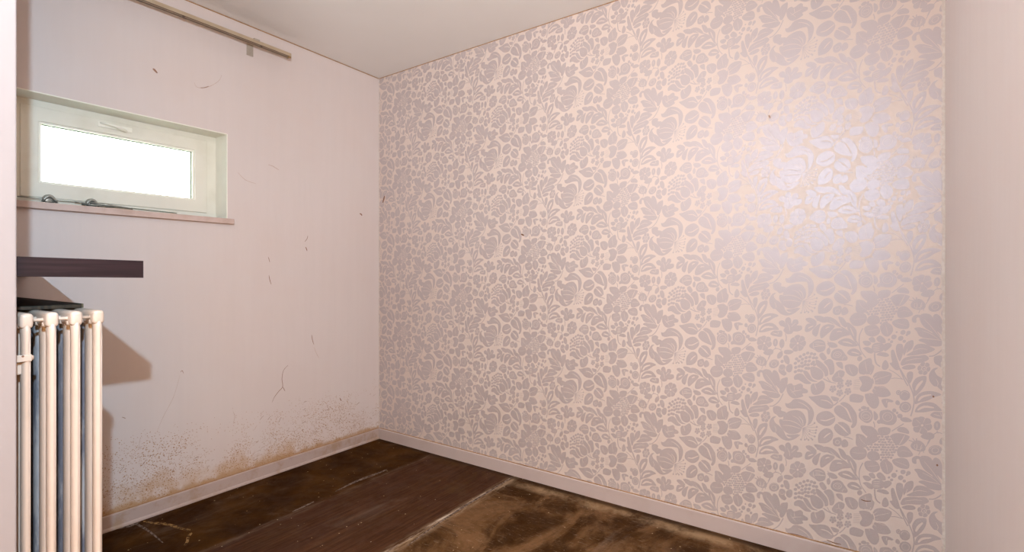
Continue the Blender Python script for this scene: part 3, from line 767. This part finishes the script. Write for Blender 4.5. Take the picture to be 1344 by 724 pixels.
# wall bracket with its screw hole
bm = bmesh.new()
box(bm, (RXF - .004, NLY + .001, .936), (RXF + .004, cols[0] + .0075, .952))
tube(bm, [(RXF, cols[0]+.0075, .944), (RXF, cols[0] + .011, .944)], .006, 10)
br = obj('wall_bracket', bm, M['rad'], rad, bevel=.002)
bm = bmesh.new(); p = onX(30, 467.5, RXF+.004); tube(bm, [(RXF + .0035, p.y, p.z), (RXF + .0046, p.y, p.z)], .0024, 10); obj('screw_hole', bm, M['mark'], br)
bm = bmesh.new(); box(bm, (RXF - .045, NLY + .001, .905), (RXF - .012, cols[0] + .004, .934)); obj('support_hook', bm, M['rad'], rad, bevel=.003)
for x_ in (RXF - .06, RXF - .06 - 14*PITCH):
    for y_ in (cols[0], cols[-1]):
        bm = bmesh.new(); tube(bm, [(x_, y_, zbot + .01), (x_, y_, .02), (x_, y_, 0.0)], [.010, .012, .016], 10)
        obj('foot', bm, M['rad'], rad, smooth=True)
reparent(rad)

# dark board lying on the radiator
bb = empty('loose_board', (.5, -1.95, ztop), 'nearly black board lying on top of the cream radiator', 'board')
bm = bmesh.new(); box(bm, (.20, -2.040, ztop + .0002), (1.005, -1.888, ztop + .010)); obj('panel', bm, M['board'], bb, bevel=.0015)
k = NT('board_edge'); M['bedge'] = k.set(k.mix(k.ramp(k.noise(k.co, 30), .3, .7), (.07, .07, .045), (.10, .09, .055)), .5)
bm = bmesh.new(); box(bm, (.20, -1.888, ztop + .0005), (1.005, -1.884, ztop + .0115)); obj('edge_strip', bm, M['bedge'], bb)
reparent(bb)

# ------------------------------------------------------------------ curtain rail
RLX = .075
pe = onX(382, 70, RLX)        # top front corner of the free end
y1 = pe.y; zt_ = pe.z; y0_ = NLY + .01
rail = empty('curtain_rail', (RLX, -1.3, zt_), 'beige metal curtain rail fixed to the left wall just below the ceiling', 'curtain rail')
bm = bmesh.new()
D = .040; h_ = .018
prof = [(0,0,0),(0,0,-h_),(-.0025,0,-h_),(-.0025,0,-.004),(-.014,0,-.004),(-.014,0,-h_),(-.018,0,-h_),(-.018,0,-.004),(-D+.005,0,-.004),(-D+.005,0,-h_),(-D,0,-h_),(-D,0,0)]
extrude_profile(bm, prof, (RLX, y0_, zt_), (0, 1, 0), y1 - y0_)
obj('track', bm, M['rail'], rail)
bm = bmesh.new()
box(bm, (RLX-.0138, y0_, zt_-.0165), (RLX-.0027, y1-.004, zt_-.0042)); box(bm, (RLX-D+.005, y0_, zt_-.0165), (RLX-.018, y1-.004, zt_-.0042))
obj('track_lining', bm, M['groove'], rail)
bm = bmesh.new(); box(bm, (RLX-D-.001, y1-.003, zt_-h_-.004), (RLX+.001, y1+.002, zt_-.001)); obj('end_stop', bm, M['rail'], rail, bevel=.001)
bm = bmesh.new(); tube(bm, [(RLX-.008, y1-.014, zt_-h_-.004), (RLX-.008, y1+.003, zt_-h_-.004)], .004, 8); obj('end_clip', bm, M['brass'], rail)
for px, py in ((241, 27), (343, 62.5)):
    p = onX(px, py, RLX-.014); bm = bmesh.new()
    tube(bm, [(p.x, p.y, zt_-.012), (p.x, p.y, zt_-h_-.003), (p.x, p.y, zt_-h_-.008)], [.005, .005, .003], 10); obj('glider', bm, M['groove'], rail, smooth=True)
by0, by1 = onX(323.5, 65, 0).y, onX(332, 65, 0).y; bz = onX(328, 73.5, 0).z
k = NT('bracket_metal'); M['brk'] = k.set(k.mix(k.ramp(k.noise(k.co, 30), .3, .7), (.38, .33, .28), (.45, .40, .34)), .45, .1)
bm = bmesh.new(); box(bm, (.0005, by0, bz), (.004, by1, zt_+.006)); box(bm, (.0005, by0+.002, zt_+.001), (RLX-.004, by1-.002, zt_+.006)); box(bm, (RLX-.006, by0+.002, zt_-.004), (RLX+.002, by1-.002, zt_+.006))
obj('bracket', bm, M['brk'], rail, bevel=.001)
for yy in (-1.85,):
    bm = bmesh.new(); box(bm, (.0005, yy, bz), (.004, yy+.024, zt_+.006)); box(bm, (.0005, yy+.002, zt_+.001), (RLX-.004, yy+.022, zt_+.006)); obj('bracket', bm, M['brk'], rail, bevel=.001)
reparent(rail)
